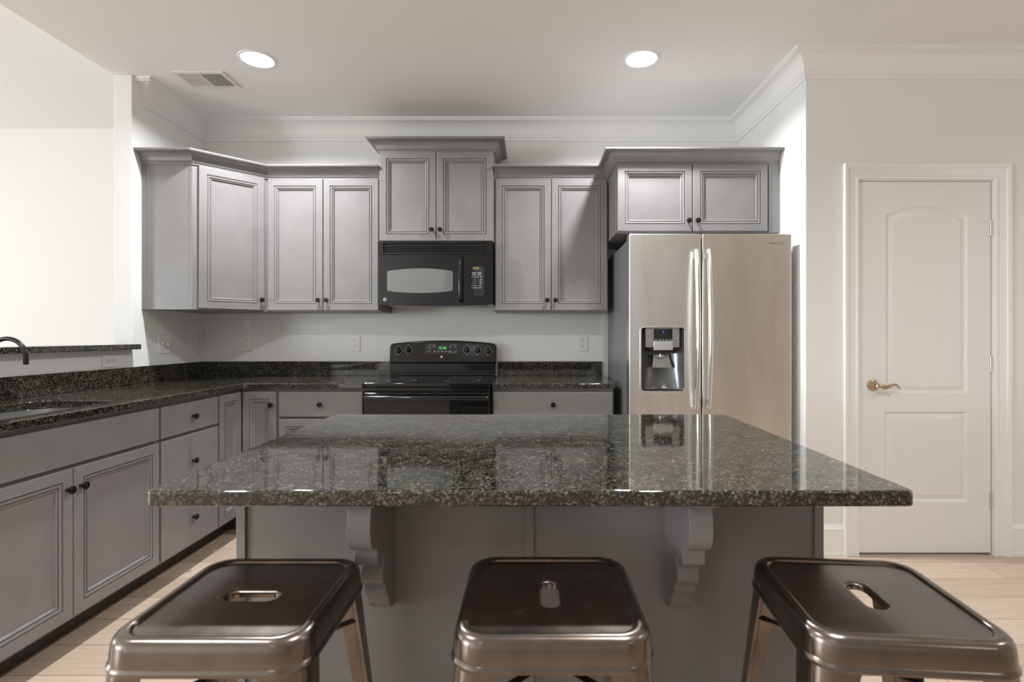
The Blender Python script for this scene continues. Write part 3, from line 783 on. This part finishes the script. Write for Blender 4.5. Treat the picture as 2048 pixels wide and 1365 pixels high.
# ---------------------------------------------------------------- refrigerator
def fridge():
    x0, x1 = .553, 1.461; yf = 2.957; xg = .9585
    t = thing('refrigerator', 'stainless steel side-by-side refrigerator with water dispenser', 'refrigerator', ((x0+x1)/2, 3.4, 0))
    link('body', MB().box(x0+.004, x1-.004, 3.045, 3.79, .03, 1.745), FRSIDE, t, bevel=.004)
    link('base_grille', MB().box(x0+.02, x1-.02, 3.06, 3.10, 0, .06), BLACKM, t)
    for xa in (x0+.015, x1-.095): link('hinge_cover', MB().box(xa, xa+.08, 3.00, 3.11, 1.7455, 1.764), FRSIDE, t, bevel=.006)
    z0, z1 = .075, 1.770
    M_ = front(0, yf, 0)
    # left door with the dispenser opening
    hx0, hx1, hz0, hz1 = .616, .866, .886, 1.250
    hole = rrect(hx0, hx1, hz0, hz1, .020, 6)
    d = link('door', MB().plate([rrect(x0, xg-.0025, z0, z1, .008, 4), hole], -.082, 0, M_, bevel=.006, res=3).box(hx0-.01, hx1+.01, hz0-.01, hz1+.01, -.084, -.0825, M_), STEEL, t, smooth=40)
    # dispenser
    rim = MB().plate([rrect(hx0-.003, hx1+.003, hz0-.003, hz1+.003, .022, 6), rrect(hx0+.005, hx1-.005, hz0+.006, hz1-.005, .016, 6)], -.004, .0025, M_, bevel=.001)
    link('dispenser_rim', rim, HSTEEL, d)
    cav = MB(); n = 14; rs = []
    for j, v in enumerate((hz0+.004, hz0+.02, hz0+.12, hz0+.24, hz1-.004)):
        dd = (.030, .060, .072, .076, .076)[j]
        rs.append([(hx0+.003+(hx1-hx0-.006)*i/n, v, -.004-dd*math.sin(math.pi*i/n)**.7) for i in range(n+1)])
    vs = [p for r in rs for p in r]; fs = [(k*(n+1)+i, k*(n+1)+i+1, (k+1)*(n+1)+i+1, (k+1)*(n+1)+i) for k in range(4) for i in range(n)]
    cav.add(vs, fs, M_); link('dispenser_cavity', cav, new_mat('dispenser_grey_gloss', (.13, .135, .135), .22, .6), d, smooth=60)
    cp = link('dispenser_control_panel', MB().plate([roundpoly([(.647, 1.135), (.836, 1.135), (.836, 1.243), (.647, 1.243)], .003)], -.040, -.006, M_, bevel=.002), GREYP, d)
    link('display', MB().plate([rrect(.692, .795, 1.175, 1.238, .003)], -.006, -.0045, M_), BLACKG, cp)
    link('indicator', MB().lathe([(.0035, 0), (.0035, .001)], at(M_, .744, 1.222, -.0045), 12), BLUE, cp)
    mk = MB()
    for u in (.669, .816):
        for v in (1.222, 1.187): mk.text('ICE' if v > 1.2 else 'LOCK', .008, at(M_, u, v, -.0055), .0002)
    for k in range(5): mk.box(.700+k*.020, .708+k*.020, 1.179, 1.182, -.0045, -.0040, M_)
    link('key_lettering', mk, MARK, cp)
    link('lower_keypad', MB().plate([rrect(.690, .797, 1.120, 1.170, .003)], -.004, .004, M_, bevel=.002), HSTEEL, cp)
    sp = MB(); rs = [[(a, 1.135, -.04), (b, 1.135, -.04), (b, 1.135, -.008), (a, 1.135, -.008)] if k == 0 else [(a, 1.10, -.036), (b, 1.10, -.036), (b, 1.10, -.014), (a, 1.10, -.014)] for k, (a, b) in enumerate(((.655, .828), (.70, .785)))]
    sp.rings(rs, M_, True, True); link('chute', sp, BLACKM, d)
    link('nozzle', MB().lathe([(.005, 0), (.006, .004), (.006, .02), (.004, .024)], M_ @ Matrix.Translation((.732, 1.100, -.022)) @ Matrix.Rotation(math.pi/2, 4, 'X'), 14)
         .box(.712, .752, 1.083, 1.089, -.026, -.018, M_), HSTEEL, d)
    pd = MB(); pd.rings([[(.700, 1.095, -.05), (.785, 1.095, -.05), (.785, 1.095, -.046), (.700, 1.095, -.046)], [(.690, 1.020, -.036), (.800, 1.020, -.036), (.800, 1.020, -.032), (.690, 1.020, -.032)]], M_, True, True)
    link('paddle', pd, GREYP, d)
    link('drip_tray', MB().box(hx0+.012, hx1-.012, hz0+.004, hz0+.010, -.060, -.010, M_), BLACKM, d)
    d2 = link('door', MB().plate([rrect(xg+.0025, x1, z0, z1, .008, 4)], -.082, 0, M_, bevel=.006, res=3), STEEL, t, smooth=40)
    for par, hx in ((d, .919), (d2, .986)):
        pts = []; rr_ = []
        for i in range(21):
            a = i/20; v = .800+.875*a; b = .030+.038*math.sin(math.pi*a)**.8; pts.append((hx, v, b)); rr_.append(.0165)
        m = MB().tube(pts, rr_, 16, M_, .85)
        m.box(hx-.008, hx+.008, .815, .845, -.001, .030, M_).box(hx-.008, hx+.008, 1.63, 1.66, -.001, .030, M_)
        link('handle', m, HSTEEL, par)
    link('logo_lettering', MB().text('SAMSUNG', .0185, at(M_, 1.372, 1.716, .0003), .0003, bold=.0003), new_mat('dull_gold_print', (.36, .29, .20), .4, .5), d2)
fridge()

# ---------------------------------------------------------------- outlets and switches
def wall_plate(M, kind, label, w=.072, h=.116, horiz=False):
    cat = 'switch' if kind == 'switch' else ('wall plate' if kind == 'coax' else 'outlet')
    nm = {'duplex': 'wall_outlet', 'decora': 'wall_outlet', 'coax': 'cable_plate', 'switch': 'light_switch'}[kind]
    if horiz: M = M @ Matrix.Rotation(math.pi/2, 4, 'Z')
    o0 = M.translation; t = thing(nm, label, cat, o0, 'white wall plates')
    m = MB().plate([rrect(-w/2, w/2, -h/2, h/2, .004, 3)], 0, .006, M, bevel=.0025); link('plate', m, PLATE, t, smooth=50)
    sc_ = MB()
    for v in ((-.030 if kind in ('coax', 'switch') else -.048, .030 if kind in ('coax', 'switch') else .048) if kind != 'duplex' else (0,)):
        sc_.lathe([(.003, 0), (.003, .0008)], at(M, 0 if kind != 'switch' else -.023, v, .006), 10)
        if kind == 'switch': sc_.lathe([(.003, 0), (.003, .0008)], at(M, .023, v, .006), 10)
    link('screw', sc_, HINGE, t)
    if kind in ('duplex', 'decora'):
        for v in (-.020, .020):
            r = MB().plate([rrect(-.016, .016, v-.014, v+.014, .011 if kind == 'duplex' else .002, 4)], .006, .0078, M); r_ = link('receptacle', r, PLATE, t)
            s = MB().box(-.0082, -.0048, v-.001, v+.008, .0078, .0081, M).box(.0046, .0076, v, v+.007, .0078, .0081, M).lathe([(.0026, 0), (.0026, .0003)], at(M, 0, v-.007, .0078), 10)
            link('slots', s, SLOT, r_)
    if kind == 'coax':
        link('jack', MB().lathe([(.0065, 0), (.0065, .003), (.0045, .003), (.0045, .010), (.002, .010)], at(M, 0, 0, .006), 12), HINGE, t)
    if kind == 'switch':
        for u, up in ((-.023, 1), (.023, -1)):
            m = MB().rings([[(u-.004, -.008, .006), (u+.004, -.008, .006), (u+.004, .008, .006), (u-.004, .008, .006)],
                            [(u-.003, up*.009-.003, .018), (u+.003, up*.009-.003, .018), (u+.003, up*.009+.003, .018), (u-.003, up*.009+.003, .018)]], M, True, True)
            link('toggle', m, PLATE, t)
    return t
YW = YB-.0003
bx = lambda px: (px-1060)*YB/1060
bz = lambda py: 1.2-(py-672)*YB/1060
wall_plate(front(bx(493), YW, bz(648)), 'coax', 'white cable jack plate, upper of the two plates near the back corner')
wall_plate(front(bx(493), YW, bz(687)), 'decora', 'white square-faced outlet directly below the cable jack plate')
wall_plate(front(bx(710.5), YW, bz(687)), 'duplex', 'white duplex outlet on the back wall just left of the range')
wall_plate(front(bx(1165), YW, bz(687)), 'duplex', 'white duplex outlet on the back wall between range and refrigerator')
XP = XL+.0003
wall_plate(east(XP, 3.405, 1.146), 'switch', 'white double toggle switch plate on the left wall under the corner cabinet', .116, .122)
wall_plate(east(XP, 3.745, 1.146), 'decora', 'white outlet on the left wall right beside the back corner')
wall_plate(east(XP, 2.965, 1.060), 'duplex', 'white outlet mounted sideways on the half wall under the bar ledge', horiz=True)

# ---------------------------------------------------------------- metal stools
def stool():
    t = thing('bar_stool', 'x', 'stool', (0, 0, 0), 'metal bar stools at the island')
    def rr(h, r, z): return r3(rrect(-h, h, -h, h, r, 8), z)
    def sl(a, b, z): return r3(rrect(-a, a, -b, b, min(a, b)*.98, 8), z)
    rs = [sl(.016, .045, .745), sl(.0155, .0445, .7505), sl(.0165, .0455, .7545), sl(.019, .048, .7562), sl(.022, .051, .7566), rr(.110, .03, .7566), rr(.124, .034, .7566), rr(.1262, .035, .7570), rr(.1285, .036, .7600),
          rr(.1300, .037, .7612), rr(.1325, .038, .7620), rr(.1365, .040, .7620), rr(.1405, .043, .7610), rr(.1440, .045, .7588), rr(.1468, .047, .7556), rr(.1486, .048, .7515), rr(.1497, .049, .7465), rr(.1508, .05, .737),
          rr(.1515, .05, .7265), rr(.1510, .05, .7240), rr(.1524, .051, .7222), rr(.1540, .051, .7190), rr(.1540, .051, .7160), rr(.1528, .051, .7130), rr(.1505, .049, .7125)]
    inner = [rr(.149, .048, .7135), rr(.149, .048, .735), rr(.144, .046, .749), rr(.136, .043, .757), rr(.126, .034, .7545), rr(.100, .03, .7535), sl(.023, .052, .7535), sl(.018, .047, .7450)]
    link('seat', MB().rings(rs+inner, cap1=False, close=True), STOOLM, t, origin=(0, 0, .7125), smooth=32)
    for sx, sy in ((1, 1), (-1, 1), (-1, -1), (1, -1)):
        m = MB(); rings_ = []
        for j in range(9):
            a = j/8; z = .722-.712*a; e = .1465+.062*a; arm = .066-.040*(a**.7); r = .034-.012*a; th = .0022
            def L(e_, r_):
                pts = [(e_, e_-arm), (e_, e_-arm*.75), ]
                pts = [(e_, e_-arm)] + [(e_-r_+r_*math.cos(math.pi/2*i/6), e_-r_+r_*math.sin(math.pi/2*i/6)) for i in range(7)] + [(e_-arm, e_)]
                return pts
            o_ = L(e, min(r, arm*.8)); i_ = [(x-th*(1 if k < 8 else 0)-(.0 if k else 0), y-th*(1 if k > 0 else 0)) for k, (x, y) in enumerate(o_)]
            ring = o_+list(reversed(i_))
            rings_.append([(sx*x, sy*y, z) for x, y in ring])
        m.rings(rings_, cap0=True, cap1=True)
        lg = link('leg', m, STOOLM, t, smooth=50)
        e = .2085
        link('foot_cap', MB().plate([rrect(min(sx*(e-.030), sx*(e+.002)), max(sx*(e-.030), sx*(e+.002)), min(sy*(e-.030), sy*(e+.002)), max(sy*(e-.030), sy*(e+.002)), .008, 4)], 0, .018), RUBBER, lg)
    for k in range(4):
        Mr = Matrix.Rotation(k*math.pi/2, 4, 'Z'); e = .1465+.062*(.722-.245)/.712
        link('footrest', MB().box(-e+.012, e-.012, e-.006, e-.002, .232, .258, Mr), STOOLM, t, bevel=.001)
    m = MB().box(-.185, .185, -.008, .008, .640, .6425, Matrix.Rotation(math.pi/4, 4, 'Z')).box(-.185, .185, -.008, .008, .643, .6455, Matrix.Rotation(-math.pi/4, 4, 'Z'))
    link('cross_brace', m, STOOLM, t)
    return t
s = stool()
s.location = (.034, .912, 0); s['label'] = 'middle brown metal stool, its grip slot pointing at the island'
copy_thing(s, (-.474, .904, 0), math.pi/2, 'left brown metal stool with its grip slot lying crosswise, beside the sink cabinets')
copy_thing(s, (.574, .905, 0), math.radians(-5), 'right brown metal stool standing slightly turned, nearest the white door')
